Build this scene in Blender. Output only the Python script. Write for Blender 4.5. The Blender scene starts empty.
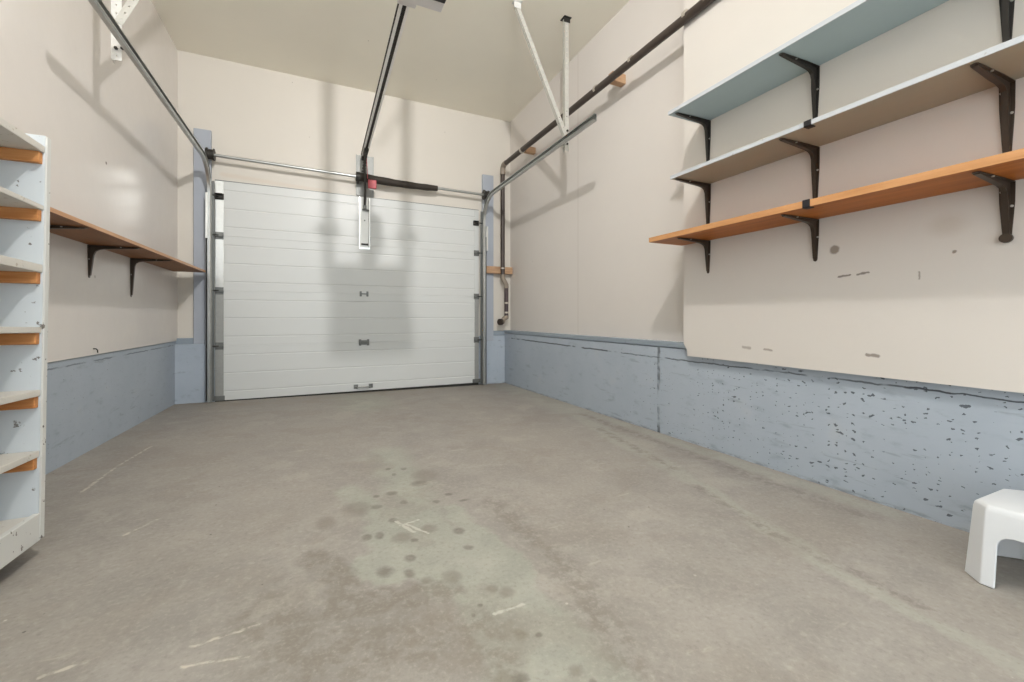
import bpy, bmesh, math, random
from mathutils import Vector as V, Matrix, Euler
random.seed(7)
H = 0.82                      # eye height over the sill of the garage door; all z below are relative to the eye
C = bpy.context.scene.collection
PI = math.pi

# ------------------------------------------------------------------ node helpers
class NT:
    def __init__(s, m):
        m.use_nodes = True
        s.nt = m.node_tree; s.nt.nodes.clear()
        s.out = s.n('ShaderNodeOutputMaterial')
        s.b = s.n('ShaderNodeBsdfPrincipled')
        s.l(s.b.outputs[0], s.out.inputs[0])
        g = s.n('ShaderNodeNewGeometry')
        s.pos = s.vm('SUBTRACT', g.outputs['Position'], (0, 0, H))
    def n(s, t): return s.nt.nodes.new(t)
    def l(s, a, b): s.nt.links.new(a, b)
    def put(s, sock, v):
        if isinstance(v, bpy.types.NodeSocket): s.l(v, sock)
        elif isinstance(v, (int, float)): sock.default_value = v
        else:
            v = tuple(v)
            if len(sock.default_value) == 4 and len(v) == 3: v = v + (1,)
            sock.default_value = v
    def vm(s, op, a, b=None, scale=None):
        n = s.n('ShaderNodeVectorMath'); n.operation = op
        s.put(n.inputs[0], a)
        if b is not None: s.put(n.inputs[1], b)
        if scale is not None: s.put(n.inputs['Scale'], scale)
        return n.outputs['Value'] if op in ('LENGTH', 'DOT_PRODUCT', 'DISTANCE') else n.outputs['Vector']
    def m(s, op, a, b=None, clamp=False):
        n = s.n('ShaderNodeMath'); n.operation = op; n.use_clamp = clamp
        s.put(n.inputs[0], a)
        if b is not None: s.put(n.inputs[1], b)
        return n.outputs[0]
    def mr(s, v, a, b, c=0., d=1.):
        n = s.n('ShaderNodeMapRange'); n.interpolation_type = 'SMOOTHSTEP'
        s.put(n.inputs[0], v)
        for i, x in enumerate((a, b, c, d)): s.put(n.inputs[i+1], x)
        return n.outputs[0]
    def noise(s, scale, detail=3, rough=.55, vec=None, stretch=None, col=False):
        v = vec or s.pos
        if stretch: v = s.vm('MULTIPLY', v, stretch)
        n = s.n('ShaderNodeTexNoise'); s.l(v, n.inputs['Vector'])
        n.inputs['Scale'].default_value = scale; n.inputs['Detail'].default_value = detail
        n.inputs['Roughness'].default_value = rough
        return n.outputs['Color' if col else 'Fac']
    def vor(s, scale, vec=None, stretch=None):
        v = vec or s.pos
        if stretch: v = s.vm('MULTIPLY', v, stretch)
        n = s.n('ShaderNodeTexVoronoi'); s.l(v, n.inputs['Vector']); n.inputs['Scale'].default_value = scale
        return n
    def mix(s, f, a, b, mode='MIX'):
        n = s.n('ShaderNodeMix'); n.data_type = 'RGBA'; n.blend_type = mode
        s.put(n.inputs[0], f); s.put(n.inputs[6], a); s.put(n.inputs[7], b)
        return n.outputs[2]
    def warp(s, scale, amt, detail=3, vec=None):
        c = s.noise(scale, detail, col=True, vec=vec)
        return s.vm('ADD', vec or s.pos, s.vm('SCALE', s.vm('SUBTRACT', c, (.5, .5, .5)), scale=amt))
    def spot(s, c, r, soft=.3, vec=None):
        """1 inside an ellipse; r holds three radii, 0 = ignore the axis"""
        k = tuple(0 if x == 0 else 1/x for x in r)
        d = s.vm('LENGTH', s.vm('MULTIPLY', s.vm('SUBTRACT', vec or s.pos, c), k))
        return s.mr(d, 1-soft, 1+soft, 1, 0)
    def line(s, a, b, r, soft=.4, mask=(1, 1, 0), vec=None):
        """1 within r of the segment a-b"""
        a = V(a); b = V(b); mk = V(mask)
        ba = V([x*y for x, y in zip(b-a, mk)])
        pa = s.vm('MULTIPLY', s.vm('SUBTRACT', vec or s.pos, a), mask)
        h = s.m('DIVIDE', s.vm('DOT_PRODUCT', pa, ba), ba.dot(ba), clamp=True)
        d = s.vm('LENGTH', s.vm('SUBTRACT', pa, s.vm('SCALE', ba, scale=h)))
        return s.mr(d, r*(1-soft), r*(1+soft), 1, 0)
    def many(s, masks):
        o = masks[0]
        for k in masks[1:]: o = s.m('MAXIMUM', o, k)
        return o
    def bump(s, h, strength=.2, dist=.01):
        n = s.n('ShaderNodeBump'); n.inputs['Strength'].default_value = strength
        n.inputs['Distance'].default_value = dist
        s.l(h, n.inputs['Height']); s.l(n.outputs[0], s.b.inputs['Normal'])
    def fin(s, col=None, rough=None, metal=None, spec=None):
        if col is not None: s.put(s.b.inputs['Base Color'], col)
        if rough is not None: s.put(s.b.inputs['Roughness'], rough)
        if metal is not None: s.put(s.b.inputs['Metallic'], metal)
        if spec is not None: s.put(s.b.inputs['Specular IOR Level'], spec)

def lin(r, g, b):
    f = lambda c: (c/255/12.92) if c <= 10.3 else ((c/255+.055)/1.055)**2.4
    return (f(r), f(g), f(b))
def newmat(name):
    return bpy.data.materials.new(name)

def simple(name, rgb, rough=.5, metal=0., var=.08, scale=30, bump=0., stretch=None, spec=None):
    m = newmat(name); t = NT(m); c = lin(*rgb)
    n = t.noise(scale, 4, stretch=stretch)
    col = t.mix(n, tuple(x*(1-var) for x in c), tuple(min(1, x*(1+var)) for x in c))
    if bump: t.bump(n, bump, .004)
    t.fin(col, rough, metal, spec)
    return m

# ------------------------------------------------------------------ materials
def mat_wall(name, rgb, marks=(), seams=(), rough=.42, spec=.35):
    m = newmat(name); t = NT(m); c = lin(*rgb)
    n = t.noise(1.3, 4); col = t.mix(n, tuple(x*.95 for x in c), tuple(min(1, x*1.04) for x in c))
    fine = t.noise(45, 3)
    # scattered specks and nicks
    v = t.vor(5.5); sp = t.mr(v.outputs['Distance'], .022, .034, 1, 0)
    gate = t.mr(t.noise(2.1, 2), .52, .6)
    col = t.mix(t.m('MULTIPLY', t.m('MULTIPLY', sp, gate), .55), col, lin(120, 108, 92))
    if seams:
        k = t.many([t.line(a, b, r, .5, mk) for a, b, r, mk in seams])
        col = t.mix(t.m('MULTIPLY', k, .22), col, lin(165, 150, 135))
    if marks:
        w = t.warp(60, .012)
        for shape, dat, rgb2, amt in marks:
            k = t.spot(*dat, vec=w) if shape == 's' else t.line(*dat, vec=w)
            col = t.mix(t.m('MULTIPLY', k, amt), col, lin(*rgb2))
    t.bump(t.m('ADD', t.m('MULTIPLY', t.noise(2.2, 3), 1.0), t.m('MULTIPLY', fine, .06)), .25, .02)
    t.fin(col, rough, 0, spec)
    return m

def mat_concrete_blue(name, cracks=(), pitty=True):
    m = newmat(name); t = NT(m)
    n = t.noise(2.5, 6, .65); n2 = t.noise(14, 5, .6, stretch=(1, .6, 1.6))
    col = t.mix(n, lin(164, 175, 187), lin(186, 195, 205))
    col = t.mix(t.mr(n2, .55, .8, 0, .55), col, lin(132, 142, 153))
    col = t.mix(t.mr(t.noise(5, 4), .62, .75, 0, .35), col, lin(183, 189, 193))
    sep = t.n('ShaderNodeSeparateXYZ'); t.l(t.pos, sep.inputs[0])
    near = t.mr(sep.outputs[1], .8, 3.2, 1, .2) if pitty else .3
    cmb = t.n('ShaderNodeCombineXYZ'); ws = t.n('ShaderNodeSeparateXYZ'); t.l(t.warp(110, .010, 2, vec=t.warp(30, .03)), ws.inputs[0])
    t.l(ws.outputs[1], cmb.inputs[0]); t.l(ws.outputs[2], cmb.inputs[1]); flat = cmb.outputs[0]
    clus = t.mr(t.noise(3.2, 3), .36, .62, .45, 1.15)
    v = t.vor(40, flat, (.72, 1.3, 1)); v.voronoi_dimensions = '2D'
    rnd = t.n('ShaderNodeSeparateColor'); t.l(v.outputs['Color'], rnd.inputs[0])
    size = t.m('MULTIPLY', t.mr(rnd.outputs[0], .42, 1, .0, .21), t.m('MULTIPLY', near, clus))
    pit = t.m('LESS_THAN', v.outputs['Distance'], size)
    v2 = t.vor(9, flat, (.7, 1.7, 1)); v2.voronoi_dimensions = '2D'
    rnd2 = t.n('ShaderNodeSeparateColor'); t.l(v2.outputs['Color'], rnd2.inputs[0])
    pit2 = t.m('LESS_THAN', v2.outputs['Distance'], t.m('MULTIPLY', t.mr(rnd2.outputs[1], .55, 1, 0, .10), t.m('MULTIPLY', near, clus)))
    pits = t.m('MAXIMUM', pit, pit2)
    col = t.mix(t.m('MULTIPLY', pits, .8), col, lin(62, 65, 72))
    # horizontal trowel scratches
    sc = t.mr(t.noise(9, 5, .6, stretch=(1, .35, 2.6)), .63, .70)
    col = t.mix(t.m('MULTIPLY', sc, .3), col, lin(108, 116, 126))
    # crumbled dirty foot along the slab
    foot = t.m('MULTIPLY', t.mr(t.m('ADD', sep.outputs[2], t.m('MULTIPLY', sep.outputs[1], .013)), -.776, -.757, 1, 0), t.mr(t.noise(22, 5, .65, stretch=(1, .5, 2)), .42, .6))
    col = t.mix(t.m('MULTIPLY', foot, .55), col, lin(104, 106, 106))
    if cracks:
        wk = t.warp(16, .016)
        for a, b, r, amt, mk in cracks:
            br = t.mr(t.noise(5, 3), .36, .5)
            k = t.m('MULTIPLY', t.line(a, b, r, .4, mk, vec=wk), br)
            col = t.mix(t.m('MULTIPLY', k, amt), col, lin(70, 74, 80))
    h = t.m('SUBTRACT', t.m('ADD', t.m('MULTIPLY', n2, .5), t.m('MULTIPLY', t.noise(60, 3), .15)), pits)
    t.bump(h, .5, .006)
    t.fin(col, .62, 0, .3)
    return m

SPOTS = [(0.398,2.188,0.013,0.017),(0.325,2.217,0.011,0.014),(0.338,2.126,0.010,0.015),(0.430,1.958,0.037,0.032),(0.225,1.886,0.012,0.015),(0.290,1.893,0.023,0.020),(0.323,1.775,0.014,0.018),(0.215,1.778,0.020,0.020),(0.256,1.628,0.015,0.018),(0.194,1.530,0.014,0.022),(0.153,1.537,0.016,0.021),(0.298,1.448,0.011,0.012),(0.449,1.726,0.013,0.015),(0.517,1.779,0.014,0.011),(0.560,1.692,0.021,0.011),(0.266,1.342,0.017,0.018),(0.180,1.299,0.022,0.026),(0.246,1.261,0.014,0.019),(0.458,1.446,0.019,0.021),(0.454,1.327,0.015,0.015),(0.479,0.881,0.008,0.009),(0.385,0.789,0.020,0.014),(0.389,1.040,0.008,0.005),(0.359,1.012,0.005,0.009),(0.520,0.715,0.010,0.012)]
SOFTSPOTS = [(0.476,2.048,0.060,0.077),(0.138,1.793,0.052,0.067),(0.264,1.484,0.034,0.035),(0.285,1.204,0.017,0.016),(0.358,1.194,0.029,0.029),(0.363,1.506,0.029,0.032),(0.445,1.091,0.018,0.015),(0.477,1.059,0.020,0.022),(0.442,0.902,0.017,0.019),(0.353,0.806,0.018,0.018),(0.503,0.760,0.014,0.014),(0.023,1.709,0.034,0.053)]

def mat_floor():
    m = newmat('floor_concrete'); t = NT(m)
    n1 = t.noise(1.1, 6, .6); n2 = t.noise(6, 6, .65); n3 = t.noise(38, 4, .6)
    taupe = t.mix(t.mr(n2, .3, .7), lin(143, 138, 132), lin(161, 156, 149))
    taupe = t.mix(t.mr(n1, .4, .65, 0, .5), taupe, lin(160, 154, 145))
    taupe = t.mix(t.mr(n3, .5, .8, 0, .35), taupe, lin(183, 177, 169))
    green = t.mix(t.mr(n2, .3, .7), lin(152, 153, 143), lin(169, 169, 158))
    w = t.warp(5, .20, 5); w2 = t.warp(16, .06, 5); w3 = t.warp(30, .02, 3)
    z = 0
    L = lambda a, b, r, s=.4, v=None: t.line((a[0], a[1], z), (b[0], b[1], z), r, s, vec=v or w)
    # bare greenish slab showing through: the middle strip and the strip along the right wall
    wa = t.warp(24, .05, 5, vec=t.warp(6, .16, 4)); wb = t.warp(40, .035, 5, vec=t.warp(11, .09, 5))
    g = [L((.36, 2.5), (.35, 1.6), .09, .9, wa), L((.28, 1.58), (.40, 1.22), .15, .18, wa), L((.12, 2.0), (.24, 1.6), .05, .9, wa),
         L((.43, 1.28), (.46, .9), .115, .22, wa), L((.46, .9), (.47, .3), .135, .25, wa), L((.48, 1.62), (.545, 1.05), .05, .35, wa), L((.16, 1.34), (.33, 1.30), .09, .15, wa),
         L((.38, 4.6), (.40, 4.0), .20, .9, wa)]
    g2 = [L((2.08, 4.6), (2.0, 3.0), .13, .8, wa), L((1.95, 3.0), (1.66, 1.55), .06, .7, wa),
          L((1.66, 1.55), (1.44, .75), .04, .6, wa), L((1.44, .75), (1.37, .2), .032, .6, wa), L((2.08, 3.0), (2.08, .9), .05, .9, wa)]
    col = t.mix(t.m('MULTIPLY', t.many(g), .92), taupe, green)
    col = t.mix(t.m('MULTIPLY', t.many(g2), .62), col, lin(168, 167, 157))
    # worn brown blotches round the bare patch, grainy
    grain = t.mr(t.noise(20, 6, .7), .40, .58)
    br = [L((-.01, 1.47), (.07, 1.27), .05, .35, wb), L((.05, 1.19), (.32, 1.13), .055, .35, wb), L((.05, 1.02), (.34, .95), .11, .7, wb),
          L((-.12, 1.25), (.0, 1.0), .10, .8, wb), L((.38, .86), (.33, .75), .045, .6, wb)]
    br2 = [L((.66, 1.62), (.69, 1.12), .045, .8, wb), L((.69, 1.12), (.62, .72), .055, .9, wb),
          L((1.60, 1.40), (1.48, .95), .022, .7, wb), L((1.49, .95), (1.46, .55), .016, .7, wb), L((1.85, 2.5), (1.68, 1.6), .025, .9, wb),
          L((2.0, 2.9), (1.95, .9), .04, .9, wb)]
    col = t.mix(t.m('MULTIPLY', t.many(br), t.m('ADD', t.m('MULTIPLY', grain, .45), .30)), col, lin(125, 118, 109))
    col = t.mix(t.m('MULTIPLY', t.many(br2), t.m('MULTIPLY', grain, .6)), col, lin(122, 115, 106))
    # patchy wear over the whole slab
    big = t.noise(2.6, 6, .62, vec=t.warp(3, .25))
    col = t.mix(t.mr(big, .52, .60, 0, .28), col, lin(138, 129, 119))
    col = t.mix(t.mr(big, .36, .42, .26, 0), col, lin(182, 176, 166))
    gr = t.noise(75, 4, .7)
    col = t.mix(t.mr(gr, .5, .75, 0, .35), col, lin(186, 180, 170))
    col = t.mix(t.mr(gr, .28, .48, .35, 0), col, lin(124, 116, 107))
    # drips
    k = t.many([t.spot((x, y, z), (a*1.05, b*1.05, 0), .45, vec=w3) for x, y, a, b in SPOTS])
    col = t.mix(t.m('MULTIPLY', t.m('MULTIPLY', k, t.mr(n3, .25, .6, .6, 1)), .62), col, lin(100, 94, 85))
    k = t.many([t.spot((x, y, z), (a, b, 0), .5, vec=w3) for x, y, a, b in SOFTSPOTS])
    col = t.mix(t.m('MULTIPLY', k, .42), col, lin(112, 104, 92))
    # chalky scratches
    S = lambda a, b, r: t.line((a[0], a[1], z), (b[0], b[1], z), r, .5, vec=w3)
    k = t.many([S((.41, .993), (.494, .995), .0045), S((.264, 1.613), (.31, 1.507), .006), S((.273, 1.574), (.34, 1.595), .005),
                S((.292, 1.582), (.354, 1.478), .005)])
    col = t.mix(t.m('MULTIPLY', t.m('MULTIPLY', k, t.mr(n3, .34, .5, .2, 1)), .8), col, lin(196, 194, 184))
    k = t.many([S((-.926, 3.231), (-.956, 2.837), .006), S((-.956, 2.837), (-.95, 2.467), .006), S((-.269, 1.18), (-.129, 1.201), .004),
                S((-.27, 1.122), (-.141, 1.097), .004), S((-.531, 1.209), (-.45, 1.225), .005), S((-.62, 1.9), (-.56, 2.0), .006)])
    col = t.mix(t.m('MULTIPLY', t.m('MULTIPLY', k, t.mr(n3, .35, .6)), .65), col, lin(208, 200, 186))
    # fine scratches and specks
    sc = t.mr(t.noise(7, 5, .6, stretch=(.5, 2.2, 1)), .66, .71)
    col = t.mix(t.m('MULTIPLY', sc, .25), col, lin(200, 191, 176))
    v = t.vor(13); dk = t.m('MULTIPLY', t.mr(v.outputs['Distance'], .035, .06, 1, 0), t.mr(t.noise(1.7, 2), .55, .62))
    col = t.mix(t.m('MULTIPLY', dk, .7), col, lin(70, 64, 58))
    v = t.vor(9); lt = t.m('MULTIPLY', t.mr(v.outputs['Distance'], .03, .05, 1, 0), t.mr(t.noise(2.3, 2), .55, .62))
    col = t.mix(t.m('MULTIPLY', lt, .6), col, lin(225, 218, 205))
    # dirt caught at the foot of the door
    sep = t.n('ShaderNodeSeparateXYZ'); t.l(t.pos, sep.inputs[0])
    dirt = t.m('MULTIPLY', t.mr(sep.outputs[1], 4.2, 4.8), t.mr(n2, .4, .7, .1, .5))
    col = t.mix(dirt, col, lin(132, 120, 102))
    t.bump(t.m('ADD', n2, t.m('MULTIPLY', n3, .4)), .18, .006)
    t.fin(col, t.mr(n2, .2, .8, .5, .68), 0, .35)
    return m

def mat_wood(name, a, b, stretch, rough=.45, knots=False):
    m = newmat(name); t = NT(m)
    n = t.noise(6, 6, .65, stretch=stretch)
    col = t.mix(t.mr(n, .3, .7), lin(*a), lin(*b))
    if knots:
        v = t.vor(9, stretch=(1, .6, 1)); k = t.mr(v.outputs['Distance'], .06, .12, 1, 0)
        col = t.mix(t.m('MULTIPLY', k, .6), col, lin(86, 48, 26))
    t.bump(n, .08, .003); t.fin(col, rough, 0, .2)
    return m

def mat_chipped(name, rgb, chip=(84, 72, 60), amt=.85, dens=.60):
    m = newmat(name); t = NT(m); c = lin(*rgb)
    n = t.noise(4, 5); col = t.mix(n, tuple(x*.93 for x in c), tuple(min(1, x*1.04) for x in c))
    k = t.m('MULTIPLY', t.mr(t.noise(34, 4, .6), .64, .67), t.mr(t.noise(5, 3), dens, dens+.05))
    col = t.mix(t.m('MULTIPLY', k, amt), col, lin(*chip))
    t.bump(n, .1, .004); t.fin(col, .5, 0, .35)
    return m

M = {}
MK = (0, 1, 1)
M['wall'] = mat_wall('beige_wall_paint', (222, 216, 210), seams=[((0, 3.345, -.17), (0, 3.345, 2.5), .006, (0, 1, 0)), ((0, 1.9, 1.2), (0, 1.9, 2.5), .004, (0, 1, 0))])
M['wall_gloss'] = mat_wall('beige_wall_paint_satin', (229, 223, 217), rough=.24, spec=.5,
    marks=[('s', ((0, 3.445, .967), (0, .009, .009), .4), (100, 90, 80), .8), ('s', ((0, 3.30, .24), (0, .008, .008), .5), (140, 128, 112), .6)])
M['wall_back'] = mat_wall('beige_wall_paint_end', (218, 212, 202), marks=[('l', ((-.86, 0, 1.40), (.1, 0, 1.345), .02, .8, (1, 0, 1)), (205, 170, 130), .15)])
M['panel'] = mat_wall('beige_panel_paint', (222, 216, 209), marks=[
    ('s', ((0, 1.092, .304), (0, .019, .019), .25), (135, 122, 110), .85),
    ('l', ((0, 1.075, .180), (0, 1.03, .186), .004, .5, MK), (110, 98, 88), .8), ('l', ((0, 1.005, .183), (0, .965, .190), .004, .5, MK), (110, 98, 88), .8),
    ('l', ((0, 1.54, -.165), (0, 1.50, -.168), .007, .5, MK), (150, 138, 128), .6), ('l', ((0, 1.42, -.168), (0, 1.38, -.172), .005, .5, MK), (150, 138, 128), .7),
    ('l', ((0, .97, -.160), (0, .93, -.163), .006, .5, MK), (130, 118, 108), .8), ('s', ((0, .72, .34), (0, .05, .035), .7), (190, 176, 158), .3),
    ('s', ((0, .70, .24), (0, .006, .006), .4), (110, 98, 84), .8), ('l', ((0, .80, .175), (0, .80, .15), .003, .5, MK), (130, 120, 108), .7)])
M['ceil'] = mat_wall('ceiling_paint', (250, 245, 231), rough=.6, spec=.2)
CM = (0, 1, 1)
M['blue_right'] = mat_concrete_blue('blue_concrete_right', [((0, 4.66, -.262), (0, 2.6, -.281), .006, .9, CM), ((0, 2.6, -.282), (0, .73, -.285), .004, .8, CM),
    ((0, 2.208, -.30), (0, 2.208, -.80), .012, .75, (0, 1, 0)), ((0, .86, -.283), (0, .3, -.292), .003, .9, CM)])
M['blue_left'] = mat_concrete_blue('blue_concrete_left', [((0, 2.5, -.262), (0, 4.8, -.262), .004, .6, CM)], pitty=False)
M['blue_back'] = mat_concrete_blue('blue_concrete_end', pitty=False)
M['blue_wood'] = mat_chipped('blue_grey_painted_timber', (172, 178, 188), (96, 102, 112), .8, .60)
M['sill'] = mat_chipped('blue_grey_sill_paint', (147, 158, 168), (92, 92, 90), .8, .55)
M['floor'] = mat_floor()
M['door'] = simple('white_door_skin', (211, 213, 211), .38, 0, .02, 3)
M['galv'] = simple('galvanised_steel', (188, 190, 188), .34, .9, .16, 26)
M['galv_bright'] = simple('bright_zinc_steel', (224, 225, 222), .3, .75, .08, 30)
M['galv_dull'] = simple('dull_zinc_plate', (160, 161, 158), .5, .45, .12, 40)
M['white_zinc'] = simple('white_zinc_strap', (222, 222, 218), .4, .35, .06, 30)
M['strap'] = simple('perforated_strap_zinc', (206, 205, 198), .42, .5, .08, 40)
M['dark_metal'] = simple('dark_greased_steel', (60, 58, 54), .5, .5, .2, 60)
M['hinge'] = simple('grey_hinge_steel', (120, 122, 120), .45, .6, .15, 60)
M['black_steel'] = simple('black_enamel_steel', (50, 47, 44), .38, .15, .12, 25)
M['bronze_steel'] = simple('brown_black_enamel_steel', (66, 54, 43), .36, .2, .12, 25)
M['black_foam'] = simple('black_rubber_sleeve', (48, 40, 33), .7, 0, .2, 30)
M['pipe'] = simple('black_abs_pipe', (66, 56, 49), .42, 0, .1, 12)
M['coupling'] = simple('steel_pipe_clamp', (190, 182, 170), .4, .5, .1, 40)
M['fitting'] = simple('grey_brown_pipe_fitting', (150, 138, 124), .45, .1, .15, 40)
M['pipe_dark'] = simple('purple_black_pipe', (72, 58, 60), .42, 0, .1, 20)
M['screw'] = simple('bright_screw_steel', (205, 203, 198), .3, .8, .05, 50)
M['red'] = simple('red_release_plastic', (190, 84, 92), .45, 0, .08, 40)
M['opener_white'] = simple('opener_light_grey_plastic', (226, 222, 220), .45, 0, .03, 10)
M['opener_black'] = simple('opener_black_plastic', (24, 23, 28), .5, 0, .1, 30)
M['rail_light'] = simple('opener_rail_steel', (252, 249, 244), .45, 0, .05, 20)
M['rail_dark'] = simple('opener_rail_channel', (42, 34, 27), .6, .1, .2, 40)
M['rubber'] = simple('black_rubber_seal', (40, 40, 38), .8, 0, .2, 60)
M['shelf_blue'] = simple('blue_grey_shelf_paint', (172, 190, 198), .45, 0, .05, 14, stretch=(1, .2, 1))
M['shelf_grey'] = simple('pale_grey_shelf_paint', (166, 163, 144), .48, 0, .05, 14, stretch=(1, .2, 1))
M['shelf_edge'] = mat_chipped('chipped_white_edge_paint', (196, 200, 205), (150, 146, 140), .6, .5)
M['orange_wood'] = mat_wood('honey_shelf_wood', (160, 89, 30), (183, 109, 44), (6, .35, 6))
M['orange_edge'] = mat_wood('honey_shelf_edge', (190, 136, 88), (212, 160, 112), (6, .35, 6))
M['left_wood'] = mat_wood('brown_shelf_wood', (128, 80, 38), (150, 97, 52), (6, .35, 6))
M['left_edge'] = mat_wood('shelf_edge_wood', (188, 142, 104), (208, 165, 128), (6, .35, 6))
M['cleat'] = mat_wood('raw_pine_cleat', (176, 112, 62), (204, 148, 96), (.4, 6, 6), .6, True)
M['block'] = mat_wood('raw_wood_block', (168, 132, 102), (196, 162, 130), (1, 1, 6), .7)
M['case'] = mat_chipped('case_grey_white_paint', (204, 210, 214), (92, 84, 76), .85, .42)
M['case_edge'] = mat_chipped('case_front_edge_paint', (212, 212, 208), (84, 74, 64), .9, .36)
M['board'] = mat_chipped('case_board_paint', (208, 204, 196), (158, 140, 118), .6, .5)
M['stool'] = simple('white_stool_plastic', (230, 233, 236), .32, 0, .01, 8)

# ------------------------------------------------------------------ mesh helpers
class MB:
    def __init__(s): s.v = []; s.f = []
    def add(s, vs, fs):
        o = len(s.v); s.v += [V(p) for p in vs]; s.f += [tuple(i+o for i in f) for f in fs]; return s
    def box(s, a, b):
        (x0, y0, z0), (x1, y1, z1) = a, b
        x0, x1 = min(x0, x1), max(x0, x1); y0, y1 = min(y0, y1), max(y0, y1); z0, z1 = min(z0, z1), max(z0, z1)
        return s.add([(x0,y0,z0),(x1,y0,z0),(x1,y1,z0),(x0,y1,z0),(x0,y0,z1),(x1,y0,z1),(x1,y1,z1),(x0,y1,z1)],
                     [(0,3,2,1),(4,5,6,7),(0,1,5,4),(1,2,6,5),(2,3,7,6),(3,0,4,7)])
    def bar(s, p, q, w, d, up=(0, 0, 1)):
        p = V(p); q = V(q); t = (q-p).normalized(); u = V(up)
        if abs(t.dot(u)) > .95: u = V((0, 1, 0))
        a = t.cross(u).normalized()*w/2; b = a.cross(t).normalized()*d/2
        vs = [p-a-b, p+a-b, p+a+b, p-a+b, q-a-b, q+a-b, q+a+b, q-a+b]
        return s.add(vs, [(0,3,2,1),(4,5,6,7),(0,1,5,4),(1,2,6,5),(2,3,7,6),(3,0,4,7)])
    def prism(s, poly, off):
        """poly: 3-D outline, extruded by vector off"""
        n = len(poly); off = V(off); a = [V(p) for p in poly]
        return s.add(a+[p+off for p in a], [tuple(range(n))[::-1], tuple(range(n, 2*n))]+[(i, (i+1) % n, n+(i+1) % n, n+i) for i in range(n)])
    def sweep(s, path, prof, closed=True, up=(1, 0, 0), cap=True, scale=None):
        """prof: list of (a,b); a runs along 'up' made perpendicular, b along t x up"""
        path = [V(p) for p in path]; n = len(prof); vs = []; fs = []
        for i, p in enumerate(path):
            t = (path[min(i+1, len(path)-1)]-path[max(i-1, 0)]).normalized(); u = V(up)
            u = (u-t*u.dot(t)).normalized(); w = t.cross(u)
            k = 1 if scale is None else scale[i]
            vs += [p+u*a*k+w*b*k for a, b in prof]
        for i in range(len(path)-1):
            for j in range(n if closed else n-1):
                k = (j+1) % n; fs.append((i*n+j, i*n+k, (i+1)*n+k, (i+1)*n+j))
        if cap and closed: fs += [tuple(range(n))[::-1], tuple(range((len(path)-1)*n, len(path)*n))]
        return s.add(vs, fs)
    def tube(s, path, r, n=16, scale=None):
        path = [V(p) for p in path]; t = (path[-1]-path[0]).normalized()
        up = min([(1,0,0),(0,1,0),(0,0,1)], key=lambda u: max(abs((path[min(i+1, len(path)-1)]-path[max(i-1,0)]).normalized().dot(V(u))) for i in range(len(path))))
        return s.sweep(path, [(r*math.cos(2*PI*k/n), r*math.sin(2*PI*k/n)) for k in range(n)], up=up, scale=scale)
    def perf(s, p, q, wv, pitch, hr):
        """strap with a row of round holes, one sheet"""
        p = V(p); q = V(q); wv = V(wv); L = (q-p).length; t = (q-p)/L; n = max(1, round(L/pitch)); st = L/n; wu = wv.normalized()
        for i in range(n):
            c = p+t*st*(i+.5)
            cor = [c-t*st/2-wv, c+t*st/2-wv, c+t*st/2+wv, c-t*st/2+wv]
            oc = [c+t*hr*1.3*math.cos(k*PI/4+PI*1.125)+wu*hr*math.sin(k*PI/4+PI*1.125) for k in range(8)]
            fs = []
            for k in range(4):
                fs.append((k, (k+1) % 4, 4+(2*k+2) % 8, 4+(2*k+1) % 8)); fs.append((k, 4+(2*k+1) % 8, 4+2*k))
            s.add(cor+oc, fs)
        return s
    def build(s, name, mat, parent=None, origin=None, bevel=0, seg=2, smooth=False, solid=0, weld=True, angle=.6):
        o0 = V(parent['_o']) if parent else (V(origin) if origin is not None else V((0, 0, 0)))
        me = bpy.data.meshes.new(name)
        me.from_pydata([tuple(p-o0) for p in s.v], [], s.f)
        bm = bmesh.new(); bm.from_mesh(me)
        if weld: bmesh.ops.remove_doubles(bm, verts=bm.verts, dist=1e-5)
        bmesh.ops.recalc_face_normals(bm, faces=bm.faces)
        bm.to_mesh(me); bm.free()
        if smooth or bevel:
            me.polygons.foreach_set('use_smooth', [True]*len(me.polygons)); me.set_sharp_from_angle(angle=angle)
        me.materials.append(M[mat])
        o = bpy.data.objects.new(name, me); C.objects.link(o)
        if parent: o.parent = parent
        else: o.location = o0+V((0, 0, H))
        o['_o'] = tuple(o0)
        if solid:
            d = o.modifiers.new('solid', 'SOLIDIFY'); d.thickness = solid; d.offset = 0
        if bevel:
            d = o.modifiers.new('bevel', 'BEVEL'); d.width = bevel; d.segments = seg; d.limit_method = 'ANGLE'; d.angle_limit = .6
            d.harden_normals = False
        return o

def thing(name, label, cat, loc, group=None):
    o = bpy.data.objects.new(name, None); C.objects.link(o); o.empty_display_size = .05
    o.location = V(loc)+V((0, 0, H)); o['_o'] = tuple(loc); tag(o, label, cat, group); return o
def tag(o, label, cat, group=None):
    o['label'] = label; o['category'] = cat
    if group: o['group'] = group
    return o
def struct(o): o['kind'] = 'structure'; return o
def bx(a, b): return MB().box(a, b)
def floor_z(y, x=0.):                                          # the slab falls towards the door and a little to the right
    l = -.815+.0185*(4.9-y); r = -.843+.0130*(4.9-y); t = (x+1.235)/3.391
    return l*(1-t)+r*t

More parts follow.
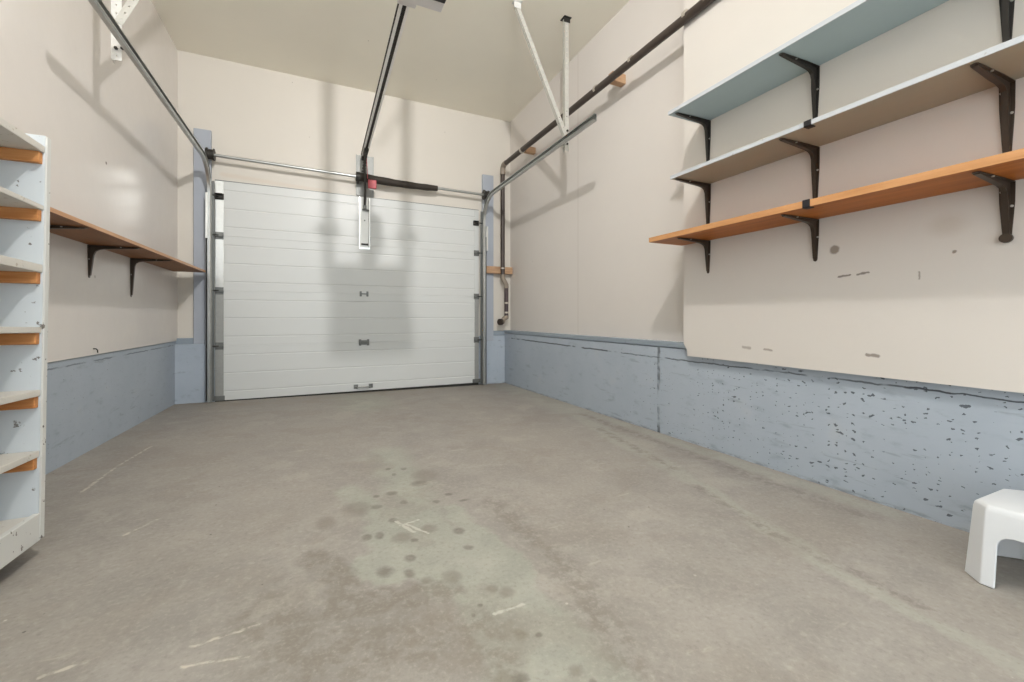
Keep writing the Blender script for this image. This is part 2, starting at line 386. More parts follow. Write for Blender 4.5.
# ------------------------------------------------------------------ the room
XL, XR, YB, ZC = -1.213, 2.248, 4.90, 2.526
Y0 = -1.6                                                      # the room goes on behind the viewer
b = MB(); n = 24
fx = [XL-.1+(XR-XL+.2)*i/n for i in range(n+1)]; fy = [Y0+(5.1-Y0)*j/n for j in range(n+1)]; q = n+1
b.add([(x, y, floor_z(y, x)-d) for d in (0, .1) for y in fy for x in fx],
      [(j*q+i, j*q+i+1, (j+1)*q+i+1, (j+1)*q+i) for j in range(n) for i in range(n)]+[tuple(q*q+k for k in ((j+1)*q+i, (j+1)*q+i+1, j*q+i+1, j*q+i)) for j in range(n) for i in range(n)]
      +[(i+1, i, q*q+i, q*q+i+1) for i in range(n)]+[(n*q+i, n*q+i+1, q*q+n*q+i+1, q*q+n*q+i) for i in range(n)]
      +[(j*q, (j+1)*q, q*q+(j+1)*q, q*q+j*q) for j in range(n)]+[((j+1)*q+n, j*q+n, q*q+j*q+n, q*q+(j+1)*q+n) for j in range(n)])
struct(b.build('floor', 'floor', smooth=True))
struct(bx((XL-.1, Y0, ZC), (XR+.1, 5.1, ZC+.08)).build('ceiling', 'ceil'))
struct(bx((XL-.1, Y0, -.225), (XL, 5.0, ZC)).build('wall_left', 'wall_gloss'))
struct(bx((XR, Y0, -.170), (XR+.1, 5.0, ZC)).build('wall_right', 'wall'))
b = MB()                                                       # end wall round the door opening
b.box((XL, YB, 1.27), (XR, YB+.1, ZC)); b.box((XL, YB, -.262), (-.86, YB+.1, 1.27)); b.box((1.77, YB, -.245), (XR, YB+.1, 1.27)); b.box((-.89, YB+.005, -.9), (-.86, YB+.1, -.2)); b.box((1.77, YB+.005, -.9), (1.80, YB+.1, -.2))
struct(b.build('wall_back', 'wall_back'))
# furred-out panel on the near part of the right wall, left lower corner chipped
PX = 2.114
prof = [(0, 1.948, ZC), (0, 1.950, -.168), (0, 1.933, -.194), (0, 1.925, -.204), (0, 1.919, -.246), (0, Y0, -.262), (0, Y0, ZC)]
b = MB(); b.prism([(PX, y, z) for _, y, z in prof], (XR-PX, 0, 0)); struct(b.build('wall_right_front', 'panel'))
# blue painted concrete footings
b = bx((2.156, Y0, -1.0), (XR+.1, 5.0, -.211)); struct(b.build('baseboard_right', 'blue_right'))
b = bx((XL-.1, Y0, -1.0), (XL-.008, 5.0, -.229)); struct(b.build('baseboard_left', 'blue_left'))
struct(bx((XL-.04, 4.845, -1.0), (-.870, 5.0, -.257)).build('baseboard_back_left', 'blue_back', bevel=.006))
struct(bx((1.760, 4.882, -1.0), (1.84, 5.0, -.235)).build('baseboard_back_right', 'blue_back'))
struct(bx((1.835, 4.865, -1.0), (2.156, 5.0, -.235)).build('baseboard_back_right', 'blue_back', bevel=.006))
# sill plates lying on the concrete
struct(bx((2.152, 1.90, -.204), (XR, 4.9, -.170)).build('trim_1', 'sill', bevel=.003))
struct(bx((XL-.04, 4.87, -.257), (-1.0, 4.905, -.20)).build('trim_2', 'sill', bevel=.003))
struct(bx((1.9, 4.875, -.235), (2.156, 4.905, -.175)).build('trim_3', 'sill', bevel=.003))
# door posts
struct(bx((-1.083, 4.86, -.257), (-.945, 4.90, 1.80)).build('trim_4', 'blue_wood', bevel=.004))
struct(bx((1.852, 4.86, -.300), (1.998, 4.90, 1.782)).build('trim_5', 'blue_wood', bevel=.004))
struct(bx((1.835, 4.845, -.9), (1.905, 4.868, -.300)).build('trim_6', 'blue_wood', bevel=.003))

# ------------------------------------------------------------------ sectional garage door
DY = 4.84; DX0, DX1 = -.909, 1.790; DZ0 = -.812; SH = .533
door = bpy.data.objects.new('door_1', None); C.objects.link(door); door.location = (.45, DY, DZ0+H); door['_o'] = (.45, DY, DZ0); struct(door)
for k in range(4):
    z0 = DZ0+k*SH; g = .0032; wv = .008
    pr = [(0, z0+.0015)]
    for c in (.0888, .2665, .4442): pr += [(0, z0+c-wv), (g, z0+c-wv*.35), (g, z0+c+wv*.35), (0, z0+c+wv)]
    pr += [(0, z0+SH-.0015)]
    pr = [(.004, z0)]+pr+[(.004, z0+SH), (.04, z0+SH), (.04, z0)]
    MB().prism([(DX0+.006, DY+a, z) for a, z in pr], (DX1-DX0-.012, 0, 0)).build('door_section', 'door', door)
    for side in (0, 1):
        x0, x1 = (DX0, DX0+.070) if side == 0 else (DX1-.052, DX1)
        bx((x0, DY-.004, z0+.004), (x1, DY+.03, z0+SH-.004)).build('end_stile', ('galv_bright' if (side == 0 and k >= 2) else 'door' if (side == 1 and k >= 2) else 'galv_dull'), door, bevel=.002)  # upper stiles take brighter materials: their reflection is put into the colour
def hinge(x, z, side):
    s = -1 if side == 0 else 1
    b = MB(); b.box((x-.034, DY-.010, z-.010), (x+.034, DY-.004, z+.034)); b.box((x-.034, DY-.010, z-.036), (x+.034, DY-.004, z-.010))
    b.box((x-.030, DY-.034, z-.014), (x+.030, DY-.008, z+.010)); b.tube([(x-.036, DY-.024, z-.002), (x+.036, DY-.024, z-.002)], .010, 10)
    o = b.build('roller_hinge', 'hinge', door, bevel=.002)
    c = MB(); xe = DX0-.045 if side == 0 else DX1+.045
    c.tube([(x, DY-.036, z), (xe, DY-.036, z)], .006, 8); c.tube([(xe, DY-.036, z), (xe+s*.018, DY-.036, z)], .022, 14)
    c.build('roller', 'dark_metal', o, smooth=True)
for k in (1, 2, 3):
    hinge(DX0+.036, DZ0+k*SH, 0); hinge(DX1-.030, DZ0+k*SH, 1)
def top_fixture(x, z, side):
    s = -1 if side == 0 else 1
    b = bx((x-.036, DY-.008, z-.03), (x+.036, DY-.003, z+.03)); b.box((x-.030, DY-.045, z-.024), (x+.034, DY-.008, z-.018)); b.box((x-.03, DY-.045, z-.024), (x-.024, DY-.008, z+.024)); b.box((x-.03, DY-.045, z+.018), (x+.03, DY-.008, z+.024))
    o = b.build('top_bracket', 'dark_metal', door, bevel=.002)
    xe = DX0-.045 if side == 0 else DX1+.045
    MB().tube([(x, DY-.036, z), (xe+s*.018, DY-.036, z)], .007, 8).build('roller_shaft', 'dark_metal', o, smooth=True)
top_fixture(DX0+.036, 1.165, 0); top_fixture(DX1-.036, 1.155, 1)
def bottom_fixture(x):
    bx((x-.05, DY-.012, DZ0+.004), (x+.05, DY-.003, DZ0+.05)).build('bottom_bracket', 'hinge', door, bevel=.002)
bottom_fixture(DX0+.03); bottom_fixture(DX1-.03)
# centre hinges, lifting handle, opener strut, bottom seal
b = MB(); z = DZ0+2*SH
for x in (.415, .485): b.box((x-.011, DY-.008, z-.028), (x+.011, DY-.002, z+.028))
b.box((.415, DY-.016, z-.006), (.485, DY-.006, z+.006)); b.build('centre_hinge', 'hinge', door, bevel=.002)
b = MB(); z = DZ0+SH
for x in (.408, .492): b.box((x-.012, DY-.010, z-.034), (x+.012, DY-.002, z+.034))
b.box((.40, DY-.020, z-.024), (.50, DY-.006, z-.008)); b.box((.40, DY-.020, z+.008), (.50, DY-.006, z+.024)); b.tube([(.40, DY-.016, z), (.50, DY-.016, z)], .008, 8)
b.build('centre_hinge', 'hinge', door, bevel=.002)
b = MB(); z = DZ0+.052
for x in (.365, .52): b.box((x-.022, DY-.010, z-.022), (x+.022, DY-.002, z+.022))
b.tube([(.365, DY-.010, z-.006), (.38, DY-.035, z-.006), (.505, DY-.035, z-.006), (.52, DY-.010, z-.006)], .007, 8); b.build('lift_handle', 'hinge', door, smooth=True)
st = MB(); st.box((.398, DY-.006, .745), (.512, DY-.001, 1.318)); st.build('strut_plate', 'galv_bright', door, bevel=.001)
st = MB(); st.box((.408, DY-.034, .77), (.416, DY-.005, 1.312)); st.box((.494, DY-.034, .77), (.502, DY-.005, 1.312)); st.box((.416, DY-.012, .77), (.494, DY-.006, 1.312))
st.build('opener_strut', 'white_zinc', door, bevel=.0015)
bx((.418, DY-.028, .788), (.492, DY-.012, .806)).build('strut_clip', 'dark_metal', door, bevel=.002)
b = MB()
for z in (1.06,): b.tube([(.455, DY-.012, z), (.455, DY-.018, z)], .008, 10)
b.build('strut_bolt', 'hinge', door)
bx((DX0, DY-.006, DZ0-.032), (DX1, DY+.036, DZ0+.004)).build('bottom_seal', 'rubber', door, bevel=.004)
bx((DX0, DY-.004, DZ0+4*SH-.001), (DX1, DY+.04, DZ0+4*SH+.004)).build('top_seal', 'hinge', door)
bx((1.72, DY+.0, 1.10), (1.79, DY+.0, 1.10)) 

# ------------------------------------------------------------------ door tracks
def track(side, label):
    s = 1 if side == 0 else -1                                  # towards the middle of the door
    x = -.952 if side == 0 else 1.848
    zh = 1.452; yv = 4.775; R = .30; yend = 2.44 if side == 0 else 2.507
    root = thing('garage_door_track', label, 'door track', (x, yv, floor_z(4.8, x)), 'galvanised door tracks')
    T = .0022
    # channel section: a along x (towards the door middle), b along the normal
    def prof(k):
        w = .026; d = .030
        o = [(0, -w), (d*.75, -w), (d, -w+.006), (d, -w+.013), (d-T, -w+.013), (d-T, -w+.007), (d*.72, -w+T), (T, -w+T), (T, w-T), (d*.72, w-T), (d-T, w-.007), (d-T, w-.013), (d, w-.013), (d, w-.006), (d*.75, w), (0, w)]
        return [(a*k, c) for a, c in o]
    vert = [(x, yv, floor_z(4.8, x)+.01), (x, yv, zh-R-.1)]
    MB().sweep(vert, prof(s), up=(1, 0, 0)).build('vertical_rail', 'galv', root, smooth=True)
    arc = [(x, yv, zh-R-.1)]+[(x, yv-R+R*math.cos(a), zh-R+R*math.sin(a)) for a in [PI/2*i/12 for i in range(13)]]+[(x, yend, zh+.012)]
    MB().sweep(arc, prof(s), up=(1, 0, 0)).build('horizontal_rail', 'galv', root, smooth=True)
    # mounting angle from rail to the post
    xo = x-s*.012
    b = MB(); b.box((xo-s*.002, yv-.02, floor_z(4.8, x)+.02), (xo, 4.86, .98)); 
    b.box((x+s*.012, 4.806, floor_z(4.8, x)+.02), (x+s*.044, 4.810, 1.30)); b.box((x+s*.012, 4.806, floor_z(4.8, x)+.02), (x+s*.015, 4.86, 1.30))
    b.build('jamb_angle', 'hinge', root)
    if side == 0: bx((x-.014, yv-.036, .74), (x+.006, yv-.029, 1.17)).build('splice_plate', 'galv_bright', root, bevel=.002)
    else: bx((xo-s*.016, yv+.02, .82), (xo-s*.040, 4.862, 1.12)).build('splice_plate', 'galv_bright', root, bevel=.002)
    for z in (-.45, -.05, .40, .85):
        b = MB(); b.tube([(xo, yv+.03, z), (xo-s*.010, yv+.03, z)], .008, 6); b.build('track_bolt', 'hinge', root)
    # perforated hanger angle and diagonal brace up to the ceiling
    hx, hy = (-.990, 2.93) if side == 0 else (1.898, 2.99)
    w = .022 if side == 0 else .018
    zb = 1.385 if side == 0 else 1.40
    hk = MB(); hk.perf((hx+s*.0, hy-.0, zb), (hx, hy, ZC), (w, 0, 0), .045, .0042); hk.perf((hx-w, hy+w, zb), (hx-w, hy+w, ZC), (0, w, 0), .045, .0042)
    hk.build('hanger_angle', 'white_zinc' if side == 0 else 'strap', root, solid=.002)
    bq = MB(); t0 = V((hx+s*.01, hy-.004, zb+(.20 if side == 0 else .13))); t1 = V((hx+s*(.40 if side == 0 else .455), hy-.004+.02, ZC-.03))
    d = (t1-t0).normalized(); wv = V((-d.z, 0, d.x))*w*.9
    bq.perf(t0, t1, wv, .045, .0042); bq.perf(t0+wv+V((0, w, 0)), t1+wv+V((0, w, 0)), (0, w, 0), .045, .0042)
    bq.build('diagonal_brace', 'strap', root, solid=.002)
    b = MB(); b.box((hx-.035, hy-.02, ZC-.004), (hx+.035, hy+.05, ZC)); b.box((hx-.03, hy-.004, ZC-.04), (hx+.03, hy, ZC)); b.build('ceiling_clip', 'dark_metal', root)
    b = MB(); b.box((t1.x-.035, hy-.01, ZC-.004), (t1.x+.035, hy+.05, ZC)); b.box((t1.x-.03, hy+.012, ZC-.05), (t1.x+.03, hy+.018, ZC)); b.build('ceiling_clip', 'white_zinc', root)
    for z in (zb+.06, zb+.17):
        MB().tube([(hx, hy-.004, z), (hx, hy-.012, z)], .009, 6).build('hanger_bolt', 'dark_metal', root)
    MB().tube([(x-s*.02, hy, zh+.002), (x+s*.012, hy, zh+.002)], .008, 6).build('hanger_bolt', 'dark_metal', root)
track(0, 'galvanised steel garage door track curving up along the left wall')
track(1, 'galvanised steel garage door track curving up along the right wall')

# ------------------------------------------------------------------ torsion bar over the door
tb = thing('torsion_bar', 'steel torsion shaft with black sleeved spring above the garage door', 'torsion bar', (.46, 4.76, 1.50))
MB().tube([(-.96, 4.762, 1.535), (.46, 4.762, 1.510), (1.86, 4.762, 1.495)], .0155, 14).build('shaft', 'galv', tb, smooth=True)
b = MB(); pts = []; sc = []
for i in range(15):
    u = i/14; pts.append((.40+u*.85, 4.762, 1.512-.012*u-.012*math.sin(u*PI*.9))); sc.append(1.25-.35*u+.05*math.sin(i*1.7))
b.tube(pts, .036, 16, sc); b.build('spring_sleeve', 'black_foam', tb, smooth=True)
for x, z, l in ((-.955, 1.535, -1), (1.83, 1.496, 1)):
    b = MB(); b.tube([(x, 4.762, z), (x+.055, 4.762, z)], .048, 20); b.tube([(x-.006, 4.762, z), (x+.004, 4.762, z)], .060, 20); b.tube([(x+.05, 4.762, z), (x+.058, 4.762, z)], .056, 20)
    b.build('cable_drum', 'dark_metal', tb, smooth=True)
    xb = x-.012 if l < 0 else x+.062
    b = MB(); b.box((xb-.003, 4.74, z-.05), (xb+.003, 4.86, z+.05)); b.build('bearing_plate', 'galv_dull', tb, bevel=.002)
b = MB(); b.box((.372, 4.885, 1.345), (.555, 4.897, 1.79)); b.build('centre_plate', 'galv_dull', tb, bevel=.002)
b = MB(); b.box((.372, 4.872, 1.345), (.378, 4.886, 1.79)); b.box((.549, 4.872, 1.345), (.555, 4.886, 1.79)); b.build('plate_flange', 'galv_dull', tb)
b = MB(); b.box((.385, 4.72, 1.50-.03), (.395, 4.886, 1.50+.045)); b.tube([(.36, 4.762, 1.512), (.40, 4.762, 1.512)], .05, 14); b.build('spring_anchor', 'dark_metal', tb, bevel=.003)

# ------------------------------------------------------------------ opener
op = thing('garage_door_opener', 'white and black garage door opener hung from the ceiling with its drive rail', 'door opener', (.45, 2.0, 1.6))
oy0, oy1, ox0, ox1, oz0, oz1 = 1.72, 2.150, .325, .583, 1.600, 1.735
b = MB(); ch = .008
pr = [(oy0+ch, oz0), (oy1-ch, oz0), (oy1, oz0+ch), (oy1, oz1-.03), (oy1-.05, oz1), (oy0+.05, oz1), (oy0, oz1-.03), (oy0, oz0+ch)]
b.prism([(ox0, y, z) for y, z in pr], (ox1-ox0, 0, 0)); b.build('housing', 'opener_white', op, bevel=.01, seg=3)
bx((ox0+.13, oy0+.02, oz0-.008), (ox1-.002, oy1-.085, oz0+.012)).build('bottom_cover', 'opener_black', op, bevel=.004)
rz0, rz1 = 1.752, 1.812
bx((.405, 2.10, 1.795), (.51, 2.44, 1.845)).build('rail_mount', 'opener_white', op, bevel=.006)
bx((.417, 2.13, 1.70), (.483, 2.20, 1.80)).build('rail_mount', 'opener_white', op, bevel=.004)
def rail(pf, name, mat): MB().sweep([(.45, 4.80, 1.765), (.45, 2.20, 1.818)], pf, up=(1, 0, 0)).build(name, mat, op)
rail([(-.030, -.012), (-.012, -.012), (-.012, .012), (-.030, .012)], 'rail_flange', 'rail_light')
rail([(.012, -.012), (.028, -.012), (.028, .012), (.012, .012)], 'rail_flange', 'rail_light')
rail([(-.014, -.006), (.014, -.006), (.014, .013), (-.014, .013)], 'rail_channel', 'rail_dark')
rail([(-.036, -.004), (-.030, -.004), (-.030, .012), (-.036, .012)], 'rail_shadow_gap', 'rail_dark')  # dark strip standing in for the shadow gap along the rail's left side
for s in (-1, 1):
    x = .45+s*.150
    b = MB(); b.perf((x, 2.05, 1.66), (x, 2.05, ZC), (.018, 0, 0), .05, .007); b.perf((x-s*.018, 2.068, 1.66), (x-s*.018, 2.068, ZC), (0, .018, 0), .05, .007); b.build('hanging_strap', 'strap', op, solid=.002)
    bx((x-.045, 2.045, 1.86), (x+.045, 2.052, 1.90)).build('strap_bracket', 'galv_dull', op)
    b = MB(); b.box((min(x, x-s*.05), 2.04, 1.655), (max(x, x-s*.05), 2.06, 1.675)); b.build('strap_foot', 'galv_dull', op)
MB().perf((.615, 2.04, 2.47), (.475, 2.04, 2.23), (.012, 0, .008), .05, .006).build('strap_brace', 'strap', op, solid=.002)
# header bracket, trolley and bent arm down to the door
b = MB(); b.box((.425, 4.79, 1.735), (.475, 4.885, 1.795)); b.box((.435, 4.73, 1.745), (.465, 4.80, 1.785)); b.build('header_bracket', 'dark_metal', op, bevel=.004)
b = MB(); b.box((.428, 4.56, 1.735), (.472, 4.70, 1.765)); b.box((.438, 4.60, 1.70), (.462, 4.67, 1.74)); b.build('trolley', 'dark_metal', op, bevel=.004)
b = MB(); arm = [(.45, 4.63, 1.72), (.442, 4.655, 1.66), (.436, 4.68, 1.60), (.446, 4.70, 1.50), (.452, 4.73, 1.36), (.452, 4.79, 1.20)]
b.tube(arm, .0125, 10); b.build('curved_arm', 'dark_metal', op, smooth=True)
b = MB()
for i in range(6):
    p = V((.446, 4.655, 1.70))+V((-.003*i, .006*i, -.030*i)); b.box(p-V((.018, .008, .008)), p+V((.018, .008, .008)))
b.build('arm_link', 'dark_metal', op, bevel=.002)
b = MB(); b.box((.435, 4.77, 1.175), (.470, 4.808, 1.215)); b.tube([(.43, 4.80, 1.175), (.50, 4.79, 1.165)], .010, 8); b.build('door_arm_bracket', 'hinge', op, bevel=.002)
b = bx((.475, 4.655, 1.375), (.560, 4.69, 1.465)); o = b.build('release_tag', 'red', op, bevel=.008, seg=3); o['label'] = 'red plastic emergency release tag'
MB().tube([(.47, 4.67, 1.475), (.455, 4.65, 1.73)], .003, 6).build('release_cord', 'red', op)

# ------------------------------------------------------------------ waste pipe on the right wall
pp = thing('drain_pipe', 'long dark drain pipe running along the right wall and down its far corner', 'pipe', (2.10, 4.77, 0))
px, pz, R = 2.083, 1.885, .06; py = 4.765
MB().tube([(px, py-R, pz+.008), (px, 3.0, pz-.005), (px, 1.2, pz-.018)], .0285, 18).build('long_run', 'pipe', pp, smooth=True)
MB().tube([(px, py-R-.045, pz+.008)]+[(px, py-R+R*math.sin(a), pz+.008-R+R*math.cos(a)) for a in [PI/2*i/8 for i in range(9)]]+[(px, py, pz-R-.045)], .033, 18).build('elbow', 'fitting', pp, smooth=True)
MB().tube([(px, py, pz-R), (px, py, .50)], .0265, 16).build('drop_run', 'pipe', pp, smooth=True)
MB().tube([(px, py, .53), (px, py, .485), (px+.05, py, .40), (px+.05, py, .36)], .030, 14).build('offset_fitting', 'fitting', pp, smooth=True)
MB().tube([(px+.05, py, .38), (px+.05, py, .02)], .0255, 14).build('lower_run', 'pipe_dark', pp, smooth=True)
MB().tube([(px+.05, py, .02)]+[(px+.05-.05*math.sin(a), py, .0-.05*(1-math.cos(a))-.01) for a in [PI/2*i/6 for i in range(7)]]+[(px-.03, py-.01, -.062)], .030, 14).build('outlet_elbow', 'fitting', pp, smooth=True)
b = MB(); b.tube([(px-.02, py-.008, -.062), (px-.055, py-.02, -.062)], .040, 16); b.build('outlet_end', 'pipe', pp, smooth=True)
def ring(p, q, r, mat='coupling'): MB().tube([p, q], r, 18).build('clamp', mat, pp, smooth=True)
for y in (4.22, 2.83, 2.40, 1.90): ring((px, y-.012, pz+.0), (px, y+.012, pz+.0), .0325)
ring((px, py, .60), (px, py, .615), .031)
for z in (.165, .045): ring((px+.05, py, z), (px+.05, py, z+.022), .030)
def block(a, c, label): tag(bx(a, c).build('wood_block', 'block', origin=a, bevel=.003), label, 'wood block', 'wood blocks behind the drain pipe')
block((2.118, 4.20, 1.868), (XR, 4.25, 1.938), 'small wood block holding the drain pipe off the wall near its elbow')
block((2.118, 2.66, 1.882), (XR, 2.72, 1.958), 'small wood block holding the drain pipe off the wall nearer the top shelf')
block((1.878, 4.80, .545), (2.236, 4.86, .632), 'horizontal wood block behind the vertical drain pipe beside the right door post')

# ------------------------------------------------------------------ wall shelves on the right
XF = 1.836
def shelf(zt, zb, y1, mat, emat, clip_y, label, mid=True):
    root = thing('wall_shelf', label, 'shelf', (PX, 1.0, zb), 'long shelves on the right wall')
    bx((XF+.004, .02, zb), (PX-.001, y1, zt)).build('board', mat, root, bevel=.0015)
    bx((XF, .02, zb), (XF+.0045, y1, zt)).build('front_edge', emat, root)
    if clip_y:
        b = bx((XF-.003, clip_y-.014, zb-.003), (XF, clip_y+.014, zt+.002)); b.box((XF-.003, clip_y-.014, zb-.004), (XF+.03, clip_y+.014, zb-.0005))
        b.build('edge_clip', 'opener_black', root)
    return root
shelf(1.190, 1.170, 1.808, 'shelf_blue', 'shelf_edge', None, 'blue grey painted board, topmost of the three shelves on the right wall')
shelf(.812, .793, 1.792, 'shelf_grey', 'shelf_edge', 1.048, 'grey board with white front edge, middle shelf on the right wall')
shelf(.485, .457, 1.962, 'orange_wood', 'orange_edge', 1.053, 'honey coloured wooden board, lowest of the three shelves on the right wall')

def bracket(x, y, z, arm, leg, mat, label, side=1, group='black shelf brackets on the right wall', knob=False, wt=.038):
    """pressed steel shelf bracket: side=+1 for the right wall (arm runs to -x)"""
    s = -side
    root = thing('shelf_bracket', label, 'shelf bracket', (x, y, z), group)
    P = lambda a, w, h: (x+s*a, y+w, z-h)
    b = MB(); t = .0025
    w0, w1 = wt/2, wt/2*.55
    # wall flange and shelf flange, tapering to rounded tips
    def flange(length, f):
        o = [(-w0, 0), (-w0*.95, length*.35), (-w1, length-.012)]+[(-w1*math.cos(a), length-.012+.012*math.sin(a)) for a in (PI*.15, PI*.3, PI*.5, PI*.7, PI*.85)]+[(w1, length-.012), (w0*.95, length*.35), (w0, 0)]
        return [f(w, l) for w, l in o]
    b.prism(flange(leg, lambda w, l: P(0, w, l)), (s*t, 0, 0))
    b.prism(flange(arm, lambda w, l: P(l, w, 0)), (0, 0, -t))
    # pressed rib: an L with a gusset at the corner, deep in the middle and fading to the tips
    q = [(0, 0), (arm-.012, .001), (arm-.014, .006), (.070, .018), (.046, .023), (.030, .034), (.022, .055), (.008, leg-.016), (.002, leg-.012)]
    wr = .0075
    b.prism([P(a, -wr, h) for a, h in q], (0, 2*wr, 0))
    b.build('bracket_body', mat, root, bevel=.002, seg=2)
    for k, (a, h, axis) in enumerate(((0, .030, 0), (0, leg*.42, 0), (.060, 0, 1), (arm*.62, 0, 1))):
        w = .0125 if k % 2 == 0 else -.0115
        c = MB()
        if axis == 0: c.tube([P(.002, w, h), P(.006, w, h)], .0042, 8)
        else: c.tube([P(a, w, .002), P(a, w, .006)], .0042, 8)
        c.build('screw', 'screw', root)
    if knob:
        MB().tube([P(.004, 0, leg-.006), P(.016, 0, leg-.006)], .016, 14).build('end_cap', 'bronze_steel', root, smooth=True)
    return root
rows = [(1.168, 'top blue grey shelf', .262, .25, 'black_steel'), (.791, 'middle grey shelf', .262, .25, 'bronze_steel'), (.455, 'lowest honey wood shelf', .25, .195, 'bronze_steel')]
cols = [(1.765, 'far left'), (1.172, 'middle'), (.572, 'right hand')]
for z, sn, arm, leg, mt in rows:
    for y, cn in cols:
        low = sn.startswith('low')
        bracket(PX, y, z, arm, leg, mt, 'dark steel bracket holding the %s end of the %s' % (cn, sn) if cn != 'middle' else 'dark steel bracket at the middle of the %s' % sn,
                knob=(low and cn == 'right hand'), wt=.038 if not (low and cn != 'right hand') else .033)

# ------------------------------------------------------------------ long shelf on the left wall
ls = thing('wall_shelf', 'brown wooden shelf on the left wall between white bookcase and garage door', 'shelf', (XL, 3.4, .42))
bx((XL+.001, 1.905, .419), (-.972, 4.775, .437)).build('board', 'left_wood', ls, bevel=.001)
bx((-.972, 1.905, .419), (-.967, 4.775, .437)).build('front_edge', 'left_edge', ls)
G = 'dark shelf brackets on the left wall'
bracket(XL, 3.825, .417, .235, .275, 'bronze_steel', 'dark shelf bracket on the left wall nearest the garage door', -1, G)
bracket(XL, 3.229, .417, .235, .19, 'bronze_steel', 'shorter dark shelf bracket, second from the garage door on the left wall', -1, G)
bracket(XL, 2.60, .417, .235, .19, 'bronze_steel', 'dark bracket under the left shelf just behind the white bookcase', -1, G)

nb = MB(); nb.tube([(XL-.004, 3.28, -.188), (XL+.012, 3.28, -.189), (XL+.018, 3.282, -.197), (XL+.018, 3.284, -.212)], .0035, 8)
tag(nb.build('bent_nail', 'dark_metal', origin=(XL, 3.28, -.19), smooth=True), 'small bent nail sticking out of the left wall just above the blue base', 'nail')

# ------------------------------------------------------------------ bookcase on the left
BX = -.800; BY1, BY0 = 1.842, .90; bz = -.692; bt = .602
bc = thing('bookcase', 'chipped white painted bookcase with raw wood cleats against the left wall', 'bookcase', (-1.0, 1.35, bz))
for y0, y1 in ((BY1-.022, BY1), (BY0, BY0+.022)):
    b = bx((XL+.014, y0, bz), (BX-.004, y1, bt)); b.build('side_panel', 'case', bc, bevel=.002)
    b = bx((BX-.004, y0, bz+.004), (BX+.001, y1, bt-.003)); b.build('front_edge', 'case_edge', bc, bevel=.001)
tops = [(.566, .543), (.373, .357), (.182, .156), (-.018, -.037), (-.217, -.237), (-.409, -.429)]
for zt, zb in tops:
    bx((XL+.016, BY0+.022, zb), (BX-.004, BY1-.022, zt)).build('shelf_board', 'board', bc, bevel=.002)
    for ya, yb in ((BY1-.042, BY1-.022), (BY0+.022, BY0+.042)):
        if zb > -.30: bx((XL+.03, ya, zb-.036), (BX-.009, yb, zb)).build('cleat', 'cleat', bc, bevel=.002)
        else: bx((XL+.03, ya, zb-.036), (BX-.009, yb, zb)).build('cleat', 'cleat', bc, bevel=.002)
bx((XL+.016, BY0+.022, -.632), (BX-.018, BY1-.022, -.612)).build('bottom_board', 'board', bc, bevel=.002)
bx((BX-.018, BY0+.022, bz), (BX-.001, BY1-.014, -.606)).build('kick_board', 'case_edge', bc, bevel=.002)
bx((XL+.014, BY0+.022, bz), (XL+.02, BY1-.022, bt)).build('back_panel', 'case', bc)
bc.rotation_euler = (-.030, 0, 0)
for y in (BY0+.1, BY1-.2): bx((XL+.03, y, floor_z(y, -1.15)-.012), (XL+.12, y+.09, bz)).build('foot_block', 'block', bc)

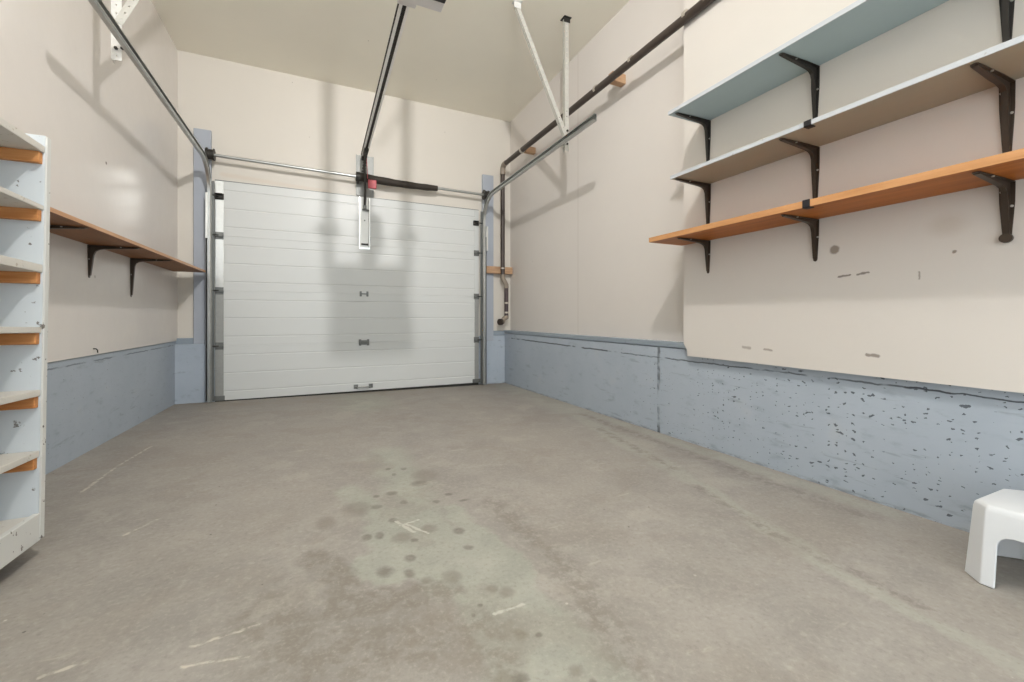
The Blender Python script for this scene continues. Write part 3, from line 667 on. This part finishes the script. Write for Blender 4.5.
# ------------------------------------------------------------------ white step stool
def stool():
    y0, y1 = .171, .574; xf, xb = 1.750, 2.062; h = .231
    cx, cy = (xf+xb)/2, (y0+y1)/2; base = floor_z(cy, cx)
    org = (cx, cy, base)
    def ringpts(z, inset, chm, g=0):
        a = (xb-xf)/2-inset-g; c = (y1-y0)/2-inset-g; k = chm
        P = [(-a, -c+k), (-a+k, -c), (a-k, -c), (a, -c+k), (a, c-k), (a-k, c), (-a+k, c), (-a, c-k)]
        return [V((p[0], p[1], z)) for p in P]
    def loft(rings):
        b = MB(); n = 8
        vs = [p for r in rings for p in r]; fs = []
        for i in range(len(rings)-1):
            for j in range(n): fs.append((i*n+j, i*n+(j+1) % n, (i+1)*n+(j+1) % n, (i+1)*n+j))
        fs += [tuple(range(n))[::-1], tuple(range((len(rings)-1)*n, len(rings)*n))]
        b.add(vs, fs); return b
    tp = .018
    outer = loft([ringpts(0, 0, .046), ringpts(.004, .0005, .046), ringpts(.008, .001, .046), ringpts(h-.022, tp, .036), ringpts(h-.010, tp+.003, .034), ringpts(h-.003, tp+.009, .032), ringpts(h, tp+.020, .030)])
    inner = loft([ringpts(-.02, .000, .040, .006), ringpts(h-.030, tp, .034, .006), ringpts(h-.008, tp+.012, .030, .006)])
    def arch(axis, half0, half1, top, L):
        o = [(-half0, -.03), (half0, -.03)]
        r = .03
        o += [(half1+ (half0-half1)*.2, top-r)]+[(half1-r+r*math.cos(a), top-r+r*math.sin(a)) for a in (.3, .7, 1.1, PI/2)]
        o += [(-half1+r+r*math.cos(a), top-r+r*math.sin(a)) for a in (PI/2, PI-1.1, PI-.7, PI-.3)]+[(-half1-(half0-half1)*.2, top-r)]
        b = MB()
        if axis == 'x': b.prism([V((-L, u, z)) for u, z in o], (2*L, 0, 0))
        else: b.prism([V((u, -L, z)) for u, z in o], (0, 2*L, 0))
        return b
    tmp = []
    def T(b): o = b.build('tmp', 'stool'); o.location = (0, 0, 0); tmp.append(o); return o
    so = T(outer)
    for cb in (inner, arch('x', .127, .121, .152, .5), arch('y', .086, .080, .156, .5)):
        c = T(cb); d = so.modifiers.new('b', 'BOOLEAN'); d.operation = 'DIFFERENCE'; d.solver = 'EXACT'; d.object = c
    dg = bpy.context.evaluated_depsgraph_get(); dg.update()
    me = bpy.data.meshes.new_from_object(so.evaluated_get(dg))
    for o in tmp: bpy.data.objects.remove(o)
    me.name = 'step_stool'; me.materials.clear(); me.materials.append(M['stool'])
    me.polygons.foreach_set('use_smooth', [True]*len(me.polygons)); me.set_sharp_from_angle(angle=.5)
    o = bpy.data.objects.new('step_stool', me); C.objects.link(o); o.location = V(org)+V((0, 0, H+.002)); o.rotation_euler = (-.013, .012, 0)
    d = o.modifiers.new('bevel', 'BEVEL'); d.width = .0025; d.segments = 2; d.limit_method = 'ANGLE'; d.angle_limit = .5
    tag(o, 'small white plastic step stool standing on the floor by the blue right wall base', 'step stool')
stool()

# ------------------------------------------------------------------ light, sky, camera
ld = bpy.data.lights.new('bulb', 'POINT'); ld.energy = 212; ld.color = (1.0, .98, .965); ld.shadow_soft_size = .04
# output shaped to lift the far end: stronger towards the door than straight down
ld.use_nodes = True; lt = ld.node_tree; em = lt.nodes['Emission']
tc = lt.nodes.new('ShaderNodeTexCoord'); sx = lt.nodes.new('ShaderNodeSeparateXYZ'); lt.links.new(tc.outputs['Normal'], sx.inputs[0])
m1 = lt.nodes.new('ShaderNodeMath'); m1.operation = 'MAXIMUM'; lt.links.new(sx.outputs[1], m1.inputs[0]); m1.inputs[1].default_value = 0
m2 = lt.nodes.new('ShaderNodeMath'); m2.operation = 'POWER'; lt.links.new(m1.outputs[0], m2.inputs[0]); m2.inputs[1].default_value = 2
m3 = lt.nodes.new('ShaderNodeMath'); m3.operation = 'MULTIPLY_ADD'; lt.links.new(m2.outputs[0], m3.inputs[0]); m3.inputs[1].default_value = 1.32; m3.inputs[2].default_value = .38
def lm(op, a, b):
    n = lt.nodes.new('ShaderNodeMath'); n.operation = op
    for i, v in enumerate((a, b)):
        if isinstance(v, (int, float)): n.inputs[i].default_value = v
        else: lt.links.new(v, n.inputs[i])
    return n.outputs[0]
# sideways output cut by hand so the side walls come out less bright
side = lm('POWER', lm('SUBTRACT', 1.0, lm('MULTIPLY', sx.outputs[0], sx.outputs[0])), .6)
lt.links.new(lm('MULTIPLY', m3.outputs[0], side), em.inputs['Strength'])
lo = bpy.data.objects.new('bulb', ld); C.objects.link(lo); lo.location = (.42, .48, 2.42+H)

w = bpy.data.worlds.new('world'); bpy.context.scene.world = w; w.use_nodes = True
bg = w.node_tree.nodes['Background']; bg.inputs[0].default_value = (.90, .965, 1.0, 1); bg.inputs[1].default_value = 2.55

cam = bpy.data.cameras.new('camera'); co = bpy.data.objects.new('camera', cam); C.objects.link(co)
co.location = (0, 0, H); co.rotation_euler = (PI/2, 0, -math.atan(193/416))
cam.sensor_width = 36; cam.lens = 36*416/1024; cam.shift_y = -(341-317)/1024; cam.clip_start = .01
sc = bpy.context.scene; sc.camera = co
sc.view_settings.view_transform = 'Standard'; sc.view_settings.look = 'None'; sc.view_settings.gamma = 1; sc.view_settings.use_curve_mapping = False
sc.view_settings.exposure = 0
for o in C.objects:
    if '_o' in o: del o['_o']
